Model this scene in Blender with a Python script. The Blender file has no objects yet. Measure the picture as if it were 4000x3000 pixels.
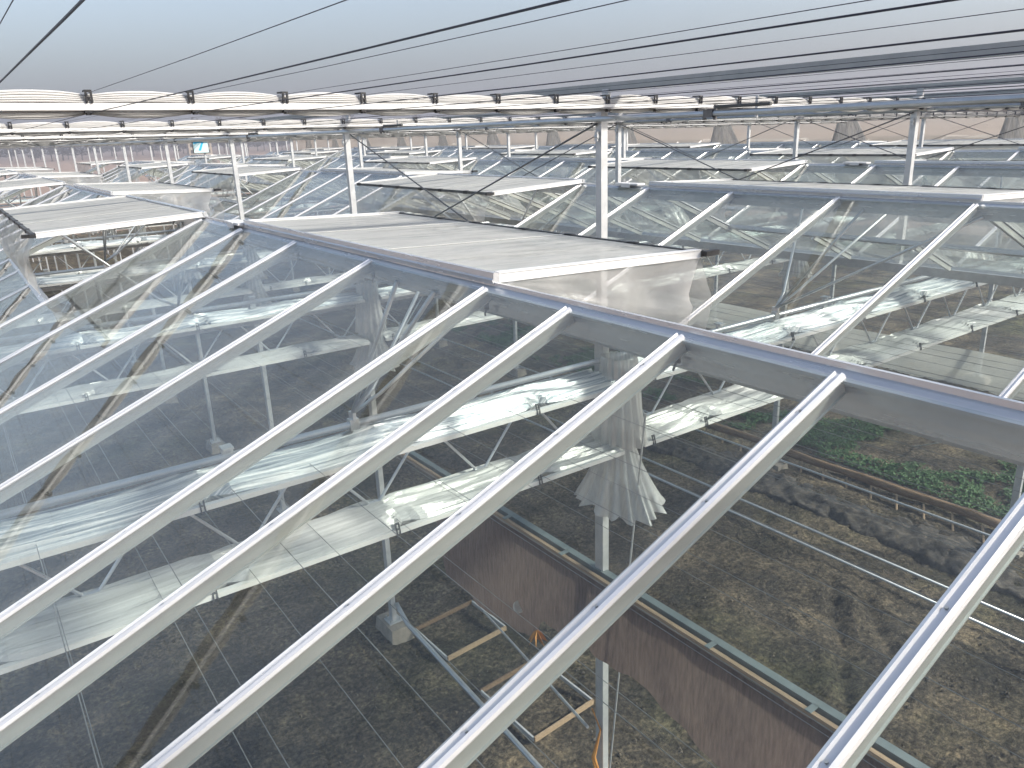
import bpy, math, random
from mathutils import Vector, Matrix, noise

R = math.radians
rng = random.Random(7)
scene = bpy.context.scene
COL = scene.collection

# ------------------------------------------------------------------ camera
ZC = 6.15                                     # eye height above the greenhouse floor
F_PX, YAW, PITCH, ROLL = 3044.36 / 4000.0, 0.95816, 0.31476, -0.03823
cam_d = bpy.data.cameras.new("camera")
cam_d.sensor_width = 36.0
cam_d.lens = 36.0 * F_PX
cam_d.clip_start = 0.05
cam_d.clip_end = 6000
cam = bpy.data.objects.new("camera", cam_d)
COL.objects.link(cam)
fw = Vector((math.cos(YAW) * math.cos(PITCH), math.sin(YAW) * math.cos(PITCH), -math.sin(PITCH)))
rt = Vector((math.sin(YAW), -math.cos(YAW), 0))
up = rt.cross(fw)
c_, s_ = math.cos(ROLL), math.sin(ROLL)
rt2 = rt * c_ + up * s_
up2 = -rt * s_ + up * c_
cam.matrix_world = Matrix(((rt2.x, up2.x, -fw.x, 0), (rt2.y, up2.y, -fw.y, 0), (rt2.z, up2.z, -fw.z, ZC), (0, 0, 0, 1)))
scene.camera = cam

# ------------------------------------------------------------------ sky, sun, exposure
SUN_DIR = Vector((math.cos(R(-44)), math.sin(R(-44)), 0.0)).normalized()
SUN_EL = R(33)
to_sun = Vector((SUN_DIR.x * math.cos(SUN_EL), SUN_DIR.y * math.cos(SUN_EL), math.sin(SUN_EL)))
world = bpy.data.worlds.new("World")
scene.world = world
world.use_nodes = True
wn = world.node_tree
wn.nodes.clear()
wo = wn.nodes.new("ShaderNodeOutputWorld")
wb = wn.nodes.new("ShaderNodeBackground")
sky = wn.nodes.new("ShaderNodeTexSky")
sky.sky_type = 'NISHITA'
sky.sun_disc = False
sky.sun_elevation = SUN_EL
sky.sun_rotation = math.atan2(to_sun.x, to_sun.y)
sky.altitude = 50
sky.air_density = 1.0
sky.dust_density = 2.3
sky.ozone_density = 1.4
wb.inputs[1].default_value = 0.145
# a band of grey-lavender winter haze, thickest at the horizon all the way round
tcw = wn.nodes.new("ShaderNodeTexCoord")
sxyz = wn.nodes.new("ShaderNodeSeparateXYZ")
hz = wn.nodes.new("ShaderNodeMapRange")
hz.interpolation_type = 'SMOOTHSTEP'
hz.inputs['From Min'].default_value = -0.02
hz.inputs['From Max'].default_value = 0.22
hz.inputs['To Min'].default_value = 0.88
hz.inputs['To Max'].default_value = 0.0
hmix = wn.nodes.new("ShaderNodeMix")
hmix.data_type = 'RGBA'
hmix.inputs[7].default_value = (1.05, 1.16, 1.62, 1)
wn.links.new(tcw.outputs['Generated'], sxyz.inputs[0])
wn.links.new(sxyz.outputs['Z'], hz.inputs[0])
wn.links.new(hz.outputs[0], hmix.inputs['Factor'])
wn.links.new(sky.outputs[0], hmix.inputs[6])
hsv = wn.nodes.new("ShaderNodeHueSaturation")
hsv.inputs['Saturation'].default_value = 0.76
hsv.inputs['Value'].default_value = 1.06
wn.links.new(hmix.outputs[2], hsv.inputs['Color'])
wn.links.new(hsv.outputs[0], wb.inputs[0])
wn.links.new(wb.outputs[0], wo.inputs[0])
sun_d = bpy.data.lights.new("sun", 'SUN')
sun_d.energy = 4.1
sun_d.angle = R(5.5)
sun_d.color = (1.0, 0.935, 0.84)
sun = bpy.data.objects.new("sun", sun_d)
COL.objects.link(sun)
sun.rotation_euler = to_sun.to_track_quat('Z', 'Y').to_euler()
vs = scene.view_settings
vs.view_transform = 'Standard'
vs.look = 'None'
vs.exposure = 0.52
vs.gamma = 1.0
vs.use_curve_mapping = False
cy = scene.cycles
cy.use_denoising = True
cy.max_bounces = 6
cy.transparent_max_bounces = 32
cy.transmission_bounces = 3
cy.glossy_bounces = 3
cy.diffuse_bounces = 2
cy.use_adaptive_sampling = True
cy.adaptive_threshold = 0.03
cy.caustics_reflective = False
cy.caustics_refractive = False
cy.sample_clamp_indirect = 4.0

# ------------------------------------------------------------------ materials
def new_mat(name):
    m = bpy.data.materials.new(name)
    m.use_nodes = True
    m.node_tree.nodes.clear()
    return m, m.node_tree

def nd(nt, kind, **kw):
    n = nt.nodes.new(kind)
    for k, v in kw.items():
        setattr(n, k, v)
    return n

def noise_fac(nt, scale, detail=4, rough=0.55, coords='Object', stretch=(1, 1, 1)):
    tc = nd(nt, "ShaderNodeTexCoord")
    mp = nd(nt, "ShaderNodeMapping")
    mp.inputs['Scale'].default_value = stretch
    nz = nd(nt, "ShaderNodeTexNoise")
    nz.inputs['Scale'].default_value = scale
    nz.inputs['Detail'].default_value = detail
    nz.inputs['Roughness'].default_value = rough
    nt.links.new(tc.outputs[coords], mp.inputs[0])
    nt.links.new(mp.outputs[0], nz.inputs['Vector'])
    return nz.outputs['Fac']

def ramp(nt, fac, stops):
    r = nd(nt, "ShaderNodeValToRGB")
    els = r.color_ramp.elements
    while len(els) < len(stops):
        els.new(0.5)
    for e, (p, c) in zip(els, stops):
        e.position = p
        e.color = (*c, 1)
    nt.links.new(fac, r.inputs[0])
    return r.outputs[0]

def surface(name, stops, scale=6, rough=0.6, metal=0.0, bump=0.0, bump_scale=60, stretch=(1, 1, 1), spec=0.5,
            coords='Object', detail=5, rough_var=0.0):
    m, nt = new_mat(name)
    out = nd(nt, "ShaderNodeOutputMaterial")
    p = nd(nt, "ShaderNodeBsdfPrincipled")
    fac = noise_fac(nt, scale, detail, coords=coords, stretch=stretch)
    nt.links.new(ramp(nt, fac, stops), p.inputs['Base Color'])
    p.inputs['Roughness'].default_value = rough
    p.inputs['Metallic'].default_value = metal
    p.inputs['Specular IOR Level'].default_value = spec
    if rough_var:
        mr = nd(nt, "ShaderNodeMapRange")
        mr.inputs['To Min'].default_value = rough - rough_var
        mr.inputs['To Max'].default_value = rough + rough_var
        nt.links.new(noise_fac(nt, scale * 3, 3, coords=coords, stretch=stretch), mr.inputs[0])
        nt.links.new(mr.outputs[0], p.inputs['Roughness'])
    if bump:
        b = nd(nt, "ShaderNodeBump")
        b.inputs['Strength'].default_value = bump
        b.inputs['Distance'].default_value = 0.02
        nt.links.new(noise_fac(nt, bump_scale, 6, 0.65, coords=coords, stretch=stretch), b.inputs['Height'])
        nt.links.new(b.outputs[0], p.inputs['Normal'])
    nt.links.new(p.outputs[0], out.inputs[0])
    return m

def glass_mat(name, tint, dust_haze):
    """thin sheet glass: Fresnel mirror over a lightly tinted clear sheet, with milky sky reflection painted into its dust"""
    m, nt = new_mat(name)
    out = nd(nt, "ShaderNodeOutputMaterial")
    geo = nd(nt, "ShaderNodeLayerWeight")
    geo.inputs['Blend'].default_value = 0.5
    pw = nd(nt, "ShaderNodeMath", operation='POWER')
    pw.inputs[1].default_value = 5.0
    nt.links.new(geo.outputs['Facing'], pw.inputs[0])
    ma = nd(nt, "ShaderNodeMath", operation='MULTIPLY_ADD')
    ma.inputs[1].default_value = 0.95
    ma.inputs[2].default_value = 0.038
    nt.links.new(pw.outputs[0], ma.inputs[0])
    tr = nd(nt, "ShaderNodeBsdfTransparent")
    tr.inputs[0].default_value = (*tint, 1)
    gl = nd(nt, "ShaderNodeBsdfGlossy")
    gl.inputs['Roughness'].default_value = 0.008
    bp = nd(nt, "ShaderNodeBump")
    bp.inputs['Strength'].default_value = 0.10
    bp.inputs['Distance'].default_value = 0.008
    nt.links.new(noise_fac(nt, 1.6, 1, coords='Object'), bp.inputs['Height'])
    nt.links.new(bp.outputs[0], gl.inputs['Normal'])
    mix = nd(nt, "ShaderNodeMixShader")
    nt.links.new(ma.outputs[0], mix.inputs[0])
    nt.links.new(tr.outputs[0], mix.inputs[1])
    nt.links.new(gl.outputs[0], mix.inputs[2])
    df = nd(nt, "ShaderNodeBsdfDiffuse")
    df.inputs[0].default_value = (0.70, 0.71, 0.69, 1)
    tl = nd(nt, "ShaderNodeBsdfTranslucent")
    tl.inputs[0].default_value = (0.70, 0.71, 0.69, 1)
    ad = nd(nt, "ShaderNodeMixShader")
    nt.links.new(df.outputs[0], ad.inputs[1])
    nt.links.new(tl.outputs[0], ad.inputs[2])
    mr = nd(nt, "ShaderNodeMapRange")
    mr.inputs['From Min'].default_value = 0.35
    mr.inputs['From Max'].default_value = 0.72
    mr.inputs['To Min'].default_value = dust_haze * 0.5
    mr.inputs['To Max'].default_value = dust_haze * 1.7
    nt.links.new(noise_fac(nt, 1.0, 3, 0.7, coords='Object', stretch=(0.9, 4.5, 0.9)), mr.inputs[0])
    # grime collects along the bars at both long edges of a pane
    tcg = nd(nt, "ShaderNodeTexCoord")
    sp = nd(nt, "ShaderNodeSeparateXYZ")
    nt.links.new(tcg.outputs['Generated'], sp.inputs[0])
    s1 = nd(nt, "ShaderNodeMath", operation='SUBTRACT')
    s1.inputs[1].default_value = 0.5
    nt.links.new(sp.outputs['Y'], s1.inputs[0])
    s2 = nd(nt, "ShaderNodeMath", operation='ABSOLUTE')
    nt.links.new(s1.outputs[0], s2.inputs[0])
    s3 = nd(nt, "ShaderNodeMapRange")
    s3.inputs['From Min'].default_value = 0.40
    s3.inputs['From Max'].default_value = 0.50
    s3.inputs['To Min'].default_value = 0.0
    s3.inputs['To Max'].default_value = dust_haze * 2.2
    nt.links.new(s2.outputs[0], s3.inputs[0])
    sa = nd(nt, "ShaderNodeMath", operation='ADD')
    nt.links.new(mr.outputs[0], sa.inputs[0])
    nt.links.new(s3.outputs[0], sa.inputs[1])
    # a dust film rising at flat view angles, painting in the milky sky reflection
    f2 = nd(nt, "ShaderNodeMath", operation='POWER')
    f2.inputs[1].default_value = 2.0
    nt.links.new(geo.outputs['Facing'], f2.inputs[0])
    fm = nd(nt, "ShaderNodeMath", operation='MULTIPLY_ADD')
    fm.inputs[1].default_value = 4.6
    fm.inputs[2].default_value = 0.22
    nt.links.new(f2.outputs[0], fm.inputs[0])
    mu = nd(nt, "ShaderNodeMath", operation='MULTIPLY')
    nt.links.new(sa.outputs[0], mu.inputs[0])
    nt.links.new(fm.outputs[0], mu.inputs[1])
    mix2 = nd(nt, "ShaderNodeMixShader")
    nt.links.new(mu.outputs[0], mix2.inputs[0])
    nt.links.new(mix.outputs[0], mix2.inputs[1])
    nt.links.new(ad.outputs[0], mix2.inputs[2])
    nt.links.new(mix2.outputs[0], out.inputs[0])
    return m

def cloth_mat(name, col, clear, trans=0.4, rough=0.6, gloss=0.08, scale=9, stretch=(1, 1, 1), bump=0.0, bscale=200, var=0.25):
    """thin cloth / film: diffuse + translucent, partly see-through"""
    m, nt = new_mat(name)
    out = nd(nt, "ShaderNodeOutputMaterial")
    lo = tuple(v * (1 - var) for v in col)
    fac = noise_fac(nt, scale, 5, stretch=stretch)
    c = ramp(nt, fac, [(0.3, lo), (0.7, col)])
    df = nd(nt, "ShaderNodeBsdfDiffuse")
    tl = nd(nt, "ShaderNodeBsdfTranslucent")
    nt.links.new(c, df.inputs[0])
    nt.links.new(c, tl.inputs[0])
    a = nd(nt, "ShaderNodeMixShader")
    a.inputs[0].default_value = trans
    nt.links.new(df.outputs[0], a.inputs[1])
    nt.links.new(tl.outputs[0], a.inputs[2])
    g = nd(nt, "ShaderNodeBsdfGlossy")
    g.inputs['Roughness'].default_value = rough * 0.5
    b = nd(nt, "ShaderNodeMixShader")
    b.inputs[0].default_value = gloss
    nt.links.new(a.outputs[0], b.inputs[1])
    nt.links.new(g.outputs[0], b.inputs[2])
    if bump:
        bn = nd(nt, "ShaderNodeBump")
        bn.inputs['Strength'].default_value = bump
        bn.inputs['Distance'].default_value = 0.01
        nt.links.new(noise_fac(nt, bscale, 3, stretch=stretch), bn.inputs['Height'])
        for s in (df, tl, g):
            nt.links.new(bn.outputs[0], s.inputs['Normal'])
    t = nd(nt, "ShaderNodeBsdfTransparent")
    e = nd(nt, "ShaderNodeMixShader")
    e.inputs[0].default_value = clear
    nt.links.new(b.outputs[0], e.inputs[1])
    nt.links.new(t.outputs[0], e.inputs[2])
    nt.links.new(e.outputs[0], out.inputs[0])
    return m

M = {}
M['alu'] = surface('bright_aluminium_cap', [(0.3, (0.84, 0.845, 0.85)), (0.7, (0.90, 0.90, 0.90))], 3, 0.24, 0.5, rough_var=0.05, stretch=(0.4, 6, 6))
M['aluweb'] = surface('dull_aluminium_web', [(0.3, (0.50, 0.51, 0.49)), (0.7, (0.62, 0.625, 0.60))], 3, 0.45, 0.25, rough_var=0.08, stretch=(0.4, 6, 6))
M['ridge'] = surface('ridge_aluminium', [(0.3, (0.60, 0.615, 0.63)), (0.7, (0.70, 0.715, 0.725))], 4, 0.26, 0.5, rough_var=0.06, stretch=(3, 0.3, 3))
M['galv'] = surface('galvanised_steel', [(0.25, (0.50, 0.52, 0.53)), (0.75, (0.66, 0.67, 0.67))], 14, 0.48, 0.35, rough_var=0.1)
M['beamgrey'] = surface('weathered_steel_beam', [(0.25, (0.30, 0.325, 0.33)), (0.75, (0.40, 0.42, 0.42))], 8, 0.55, 0.15)
M['pipe'] = surface('galvanised_pipe', [(0.25, (0.44, 0.47, 0.49)), (0.75, (0.58, 0.60, 0.61))], 10, 0.32, 0.7, rough_var=0.1)
M['white'] = surface('white_coated_aluminium', [(0.3, (0.78, 0.78, 0.77)), (0.7, (0.84, 0.84, 0.82))], 2, 0.35, 0.0, stretch=(0.5, 3, 3))
M['black'] = surface('black_plastic', [(0.3, (0.012, 0.012, 0.014)), (0.7, (0.03, 0.03, 0.032))], 30, 0.5)
M['dark'] = surface('dark_rubber_edge', [(0.3, (0.05, 0.055, 0.055)), (0.7, (0.10, 0.105, 0.105))], 12, 0.55)
M['wire'] = surface('backlit_dark_wire', [(0.3, (0.016, 0.018, 0.035)), (0.7, (0.03, 0.032, 0.055))], 30, 0.5)  # navy darkness of backlighting put into the base colour
M['inwire'] = surface('clear_polyester_wire', [(0.3, (0.20, 0.20, 0.19)), (0.7, (0.36, 0.36, 0.34))], 3, 0.4)
M['rod'] = surface('steel_rod', [(0.3, (0.10, 0.105, 0.11)), (0.7, (0.18, 0.18, 0.185))], 20, 0.42, 0.6)
M['brightrod'] = surface('zinc_rod', [(0.3, (0.66, 0.68, 0.70)), (0.7, (0.78, 0.79, 0.80))], 12, 0.3, 0.6)
M['glass'] = glass_mat('roof_glass', (0.945, 0.975, 0.962), 0.045)
M['ventglass'] = glass_mat('vent_glass', (0.93, 0.965, 0.95), 0.24)  # heavier film paints the pale grey sky reflection onto the vents
M['net'] = cloth_mat('insect_net', (0.78, 0.77, 0.75), 0.42, 0.5, scale=5)
M['clearnet'] = cloth_mat('thin_insect_net', (0.70, 0.70, 0.68), 0.62, 0.45, scale=5)
M['film'] = cloth_mat('clear_plastic_film', (0.92, 0.93, 0.92), 0.28, 0.5, gloss=0.20, rough=0.4, scale=6, stretch=(6, 6, 0.6), bump=0.25, bscale=25)
M['shade'] = cloth_mat('cream_shade_cloth', (0.89, 0.88, 0.855), 0.0, 0.30, scale=14, stretch=(0.4, 8, 14), gloss=0.04, var=0.18)
M['curtain'] = cloth_mat('beige_side_curtain', (0.56, 0.49, 0.42), 0.26, 0.45, scale=1.2, gloss=0.05, stretch=(1, 0.3, 3), var=0.12)
M['hang'] = cloth_mat('grey_bundled_film', (0.95, 0.94, 0.92), 0.12, 0.85, scale=14, gloss=0.10, stretch=(6, 6, 0.3), var=0.5)
M['silver'] = surface('aluminised_screen', [(0.40, (0.30, 0.34, 0.38)), (0.50, (0.54, 0.58, 0.61)), (0.60, (0.90, 0.90, 0.90))], 1.0, 0.34, 0.35, bump=0.35, bump_scale=1.0, stretch=(0.8, 120, 10))  # dark and bright streaks put the shading of the folds into the colour
M['whitescreen'] = cloth_mat('white_energy_screen', (0.90, 0.91, 0.90), 0.03, 0.3, scale=1.0, stretch=(0.5, 150, 10), gloss=0.08, rough=0.5, var=0.38, bump=0.2, bscale=1.0)  # darker streaks paint the shade between folds into the colour
M['cloth'] = cloth_mat('brown_ground_cloth', (0.23, 0.172, 0.148), 0.0, 0.45, scale=9, gloss=0.02, stretch=(1, 5, 0.8), var=0.4, bump=0.6, bscale=20)
M['wood'] = surface('raw_pine', [(0.3, (0.28, 0.20, 0.125)), (0.7, (0.43, 0.32, 0.21))], 8, 0.65, stretch=(6, 0.5, 6), bump=0.1)
M['bark'] = surface('bare_log', [(0.3, (0.13, 0.085, 0.05)), (0.7, (0.30, 0.20, 0.12))], 9, 0.8, stretch=(6, 0.6, 6), bump=0.3)
M['greybeam'] = surface('painted_grey_steel', [(0.3, (0.16, 0.20, 0.205)), (0.7, (0.24, 0.28, 0.28))], 6, 0.5, 0.2)
M['concrete'] = surface('concrete', [(0.3, (0.24, 0.215, 0.18)), (0.7, (0.38, 0.34, 0.28))], 9, 0.9, bump=0.3)
M['lowwall'] = cloth_mat('white_skirting_film', (0.80, 0.82, 0.77), 0.34, 0.5, scale=2.5, gloss=0.05, stretch=(1, 0.5, 2), var=0.12)
M['orange'] = surface('dry_orange_leaf', [(0.3, (0.42, 0.17, 0.03)), (0.7, (0.62, 0.30, 0.07))], 14, 0.6)
M['plate'] = surface('pale_foam_disc', [(0.3, (0.55, 0.52, 0.45)), (0.7, (0.66, 0.62, 0.55))], 14, 0.7)
M['cyan'] = surface('cyan_print', [(0.3, (0.02, 0.42, 0.72)), (0.7, (0.03, 0.50, 0.80))], 4, 0.4)
M['signwhite'] = surface('pale_cyan_board', [(0.3, (0.55, 0.80, 0.84)), (0.7, (0.70, 0.86, 0.88))], 4, 0.4)
M['leaf'] = surface('weed_leaf', [(0.25, (0.035, 0.080, 0.028)), (0.6, (0.065, 0.140, 0.048)), (0.85, (0.11, 0.20, 0.07))], 5, 0.75)
M['grassdry'] = surface('dry_straw', [(0.3, (0.15, 0.115, 0.07)), (0.7, (0.26, 0.205, 0.13))], 7, 0.8)
M['clod'] = surface('soil_clod', [(0.25, (0.060, 0.055, 0.047)), (0.55, (0.105, 0.090, 0.070)), (0.85, (0.18, 0.148, 0.108))], 2.2, 0.95, bump=0.5, bump_scale=50)
M['treecrown'] = surface('bare_winter_twigs', [(0.3, (0.055, 0.050, 0.050)), (0.7, (0.10, 0.085, 0.075))], 0.3, 0.9)
M['trunk'] = surface('tree_bark', [(0.3, (0.05, 0.042, 0.035)), (0.7, (0.09, 0.075, 0.06))], 2, 0.9)
M['house'] = surface('cream_plaster', [(0.3, (0.50, 0.42, 0.32)), (0.7, (0.58, 0.50, 0.39))], 0.4, 0.9)
M['housewin'] = surface('dark_window_glass', [(0.3, (0.03, 0.035, 0.04)), (0.7, (0.06, 0.065, 0.07))], 1, 0.15)

def soil_mat():
    m, nt = new_mat('tilled_soil')
    out = nd(nt, "ShaderNodeOutputMaterial")
    p = nd(nt, "ShaderNodeBsdfPrincipled")
    c1 = ramp(nt, noise_fac(nt, 0.9, 9, 0.70), [(0.30, (0.046, 0.045, 0.042)), (0.45, (0.090, 0.080, 0.064)), (0.56, (0.160, 0.137, 0.103)), (0.70, (0.32, 0.258, 0.175))])
    moss = ramp(nt, noise_fac(nt, 0.33, 5, 0.6), [(0.50, (1.0, 1.0, 1.0)), (0.68, (0.80, 0.92, 0.74))])
    c2 = ramp(nt, noise_fac(nt, 17, 8, 0.80), [(0.34, (0.16, 0.16, 0.17)), (0.50, (0.92, 0.92, 0.91)), (0.64, (2.3, 2.15, 1.9))])
    # shrinkage cracks: thin dark wandering lines across the beds
    crk = ramp(nt, noise_fac(nt, 3.4, 5, 0.6, stretch=(0.45, 2.2, 1)), [(0.485, (1, 1, 1)), (0.5, (0.42, 0.42, 0.43)), (0.515, (1, 1, 1))])
    mx = nd(nt, "ShaderNodeMix", data_type='RGBA', blend_type='MULTIPLY')
    mx.inputs['Factor'].default_value = 1.0
    nt.links.new(c1, mx.inputs[6])
    nt.links.new(c2, mx.inputs[7])
    mx2 = nd(nt, "ShaderNodeMix", data_type='RGBA', blend_type='MULTIPLY')
    mx2.inputs['Factor'].default_value = 1.0
    nt.links.new(mx.outputs[2], mx2.inputs[6])
    nt.links.new(moss, mx2.inputs[7])
    mx3 = nd(nt, "ShaderNodeMix", data_type='RGBA', blend_type='MULTIPLY')
    mx3.inputs['Factor'].default_value = 0.8
    nt.links.new(mx2.outputs[2], mx3.inputs[6])
    nt.links.new(crk, mx3.inputs[7])
    nt.links.new(mx3.outputs[2], p.inputs['Base Color'])
    p.inputs['Roughness'].default_value = 0.95
    p.inputs['Specular IOR Level'].default_value = 0.2
    b = nd(nt, "ShaderNodeBump")
    b.inputs['Strength'].default_value = 1.0
    b.inputs['Distance'].default_value = 0.08
    nt.links.new(noise_fac(nt, 16, 10, 0.82), b.inputs['Height'])
    nt.links.new(b.outputs[0], p.inputs['Normal'])
    nt.links.new(p.outputs[0], out.inputs[0])
    return m
M['soil'] = soil_mat()
M['darkearth'] = surface('fresh_dark_earth', [(0.3, (0.032, 0.031, 0.030)), (0.5, (0.060, 0.055, 0.049)), (0.68, (0.13, 0.112, 0.088))], 11, 0.95, bump=0.8, bump_scale=25, detail=8)
M['field'] = surface('winter_field', [(0.3, (0.26, 0.185, 0.145)), (0.55, (0.36, 0.26, 0.205)), (0.75, (0.28, 0.22, 0.16))], 0.012, 0.95, stretch=(1, 0.25, 1), detail=8)

# ------------------------------------------------------------------ mesh helpers
class MB:
    def __init__(self):
        self.v, self.f = [], []
    def add(self, verts, faces):
        o = len(self.v)
        self.v += [tuple(p) for p in verts]
        self.f += [tuple(i + o for i in f) for f in faces]
        return self
    def box(self, x0, x1, y0, y1, z0, z1):
        return self.add([(x0, y0, z0), (x1, y0, z0), (x1, y1, z0), (x0, y1, z0), (x0, y0, z1), (x1, y0, z1), (x1, y1, z1), (x0, y1, z1)],
                        [(0, 3, 2, 1), (4, 5, 6, 7), (0, 1, 5, 4), (1, 2, 6, 5), (2, 3, 7, 6), (3, 0, 4, 7)])
    def prism(self, poly, a, b, ux, uy):
        """extrude the 2-D polygon (coords along ux, uy) from point a to point b"""
        a, b, ux, uy = map(Vector, (a, b, ux, uy))
        n = len(poly)
        vs_ = [a + ux * p + uy * q for p, q in poly] + [b + ux * p + uy * q for p, q in poly]
        fs = [(i, (i + 1) % n, n + (i + 1) % n, n + i) for i in range(n)]
        return self.add(vs_, fs + [tuple(range(n))[::-1], tuple(range(n, 2 * n))])
    def beam(self, a, b, w, h):
        a, b = Vector(a), Vector(b)
        d = (b - a).normalized()
        s = d.cross(Vector((0, 0, 1)))
        s = s.normalized() if s.length > 1e-4 else Vector((1, 0, 0))
        u = s.cross(d)
        return self.prism([(-w / 2, -h / 2), (w / 2, -h / 2), (w / 2, h / 2), (-w / 2, h / 2)], a, b, s, u)
    def tube(self, pts, r, n=8, cap=True):
        pts = [Vector(p) for p in pts]
        base = len(self.v)
        for i, p in enumerate(pts):
            d = (pts[min(i + 1, len(pts) - 1)] - pts[max(i - 1, 0)]).normalized()
            s = d.cross(Vector((0, 0, 1)))
            s = s.normalized() if s.length > 1e-3 else Vector((1, 0, 0))
            u = s.cross(d)
            rr = r[i] if isinstance(r, (list, tuple)) else r
            for k in range(n):
                a = 2 * math.pi * k / n
                self.v.append(tuple(p + s * (rr * math.cos(a)) + u * (rr * math.sin(a))))
        for i in range(len(pts) - 1):
            for k in range(n):
                a0 = base + i * n + k
                a1 = base + i * n + (k + 1) % n
                self.f.append((a0, a1, a1 + n, a0 + n))
        if cap:
            self.f.append(tuple(base + k for k in range(n))[::-1])
            self.f.append(tuple(base + (len(pts) - 1) * n + k for k in range(n)))
        return self
    def grid(self, fn, nu, nv):
        o = len(self.v)
        for i in range(nu + 1):
            for j in range(nv + 1):
                self.v.append(tuple(fn(i / nu, j / nv)))
        for i in range(nu):
            for j in range(nv):
                a = o + i * (nv + 1) + j
                self.f.append((a, a + nv + 1, a + nv + 2, a + 1))
        return self
    def mesh(self, name, mat, smooth=False):
        me = bpy.data.meshes.new(name)
        me.from_pydata(self.v, [], self.f)
        me.materials.append(M[mat])
        if smooth:
            me.polygons.foreach_set('use_smooth', [True] * len(me.polygons))
        me.update()
        return me

def put(name, me, parent=None, loc=(0, 0, 0), rot=(0, 0, 0), scale=(1, 1, 1)):
    o = bpy.data.objects.new(name, me)
    COL.objects.link(o)
    o.location = loc
    o.rotation_euler = rot
    o.scale = scale
    if parent:
        o.parent = parent
    return o

def tag(o, label, cat, group=None):
    o['label'] = label
    o['category'] = cat
    if group:
        o['group'] = group
    return o

def empty(name, loc, label, cat, group=None):
    e = bpy.data.objects.new(name, None)
    e.empty_display_size = 0.2
    COL.objects.link(e)
    e.location = loc
    return tag(e, label, cat, group)

def struct(o):
    o['kind'] = 'structure'
    return o

def Z(z):                      # heights below are measured from the eye
    return z + ZC

ORD = ['first', 'second', 'third', 'fourth', 'fifth', 'sixth', 'seventh', 'eighth', 'ninth', 'tenth', 'eleventh', 'twelfth',
       'thirteenth', 'fourteenth', 'fifteenth', 'sixteenth', 'seventeenth', 'eighteenth']

# ------------------------------------------------------------------ layout numbers (metres, from the eye)
XR, SPAN, TAN, ZR, Y0 = 1.675, 3.903, 0.4131, -0.568, 2.487
HALF = SPAN / 2
XG = XR + HALF                 # first gutter behind the nearest ridge
ZG = ZR - HALF * TAN           # gutter lip
YT = 4.026                     # first truss / post line, then every 4 m
YEND = 66.0
def roof_end(k): return Y0 + (32 if k < 2 else 36 if k < 4 else 40)
NK = 6
def ridge_x(k): return XR + SPAN * k
def gut_x(k): return XG + SPAN * k
CSL = 1 / math.sqrt(1 + TAN * TAN)
def slope_z(dx): return -TAN * dx

# ------------------------------------------------------------------ ground
gm = MB().add([(-1700, -300, -0.12), (2300, -300, -0.12), (2300, 2500, -0.12), (-1700, 2500, -0.12)], [(0, 1, 2, 3)])
struct(put('ground', gm.mesh('ground', 'field')))

def lin(a, b, s):
    n = max(1, int(round((b - a) / s)))
    return [a + (b - a) * i / n for i in range(n)]
gx = lin(-8, -1, 0.4) + lin(-1, 16, 0.065) + lin(16, 19.1, 0.25) + lin(19.1, 44, 0.8) + [44]
gy = lin(-4, 1, 0.3) + lin(1, 13, 0.065) + lin(13, 24, 0.16) + lin(24, YEND, 0.5) + [YEND]
def soil_z(x, y):
    v = Vector((x * 0.9, y * 0.9, 0.3))
    z = noise.fractal(v, 0.75, 2.1, 5) * 0.055
    c = noise.noise(Vector((x * 5.5, y * 5.5, 1.7)))
    z += 0.045 * max(0.0, c) + 0.024 * noise.noise(Vector((x * 12, y * 12, 4)))
    # two wheel ruts running slantwise over the bed
    for x0, y0, x1, y1 in ((8.833, 5.112, 7.0, 3.75), (8.9, 4.6, 7.9, 3.7)):
        dx, dy = x1 - x0, y1 - y0
        L = math.hypot(dx, dy)
        t = ((x - x0) * dx + (y - y0) * dy) / (L * L)
        if -0.15 < t < 1.4:
            d = abs((x - x0) * dy - (y - y0) * dx) / L
            z -= 0.05 * math.exp(-(d / 0.07) ** 2)
            z += 0.02 * math.exp(-((d - 0.2) / 0.08) ** 2)
    # ploughed ridge next to the log border
    z += 0.12 * math.exp(-((x - 11.3) / 0.35) ** 2) * (1 if 3 < y < 11 else 0)
    return z
verts = [(x, y, soil_z(x, y)) for x in gx for y in gy]
ny = len(gy)
faces = [(i * ny + j, (i + 1) * ny + j, (i + 1) * ny + j + 1, i * ny + j + 1) for i in range(len(gx) - 1) for j in range(ny - 1)]
sb = MB(); sb.v, sb.f = verts, faces
struct(put('soil', sb.mesh('soil', 'soil', True)))

# loose clods on the soil
def clod(mb, x, y, z, r):
    pts = []
    for a, b, c in ((1, 0, 0), (-1, 0, 0), (0, 1, 0), (0, -1, 0), (0, 0, 1), (0, 0, -1)):
        k = r * rng.uniform(0.55, 1.25)
        pts.append((x + a * k, y + b * k, z + c * k * 0.8))
    mb.add(pts, [(0, 2, 4), (2, 1, 4), (1, 3, 4), (3, 0, 4), (2, 0, 5), (1, 2, 5), (3, 1, 5), (0, 3, 5)])
cb = MB()
for _ in range(16000):
    x, y = rng.uniform(0.5, 13), rng.uniform(1.8, 14)
    if noise.noise(Vector((x * 0.8, y * 0.8, 9))) < rng.uniform(-0.35, 0.25):
        continue
    r = rng.choice((0.006, 0.008, 0.010, 0.013, 0.018, 0.026))
    clod(cb, x, y, soil_z(x, y) + r * 0.3, r)
o = put('soil_clods', cb.mesh('soil_clods', 'clod'))
o['kind'] = 'stuff'
tag(o, 'loose brown clods scattered over the bare soil under the glass', 'soil')

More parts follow.
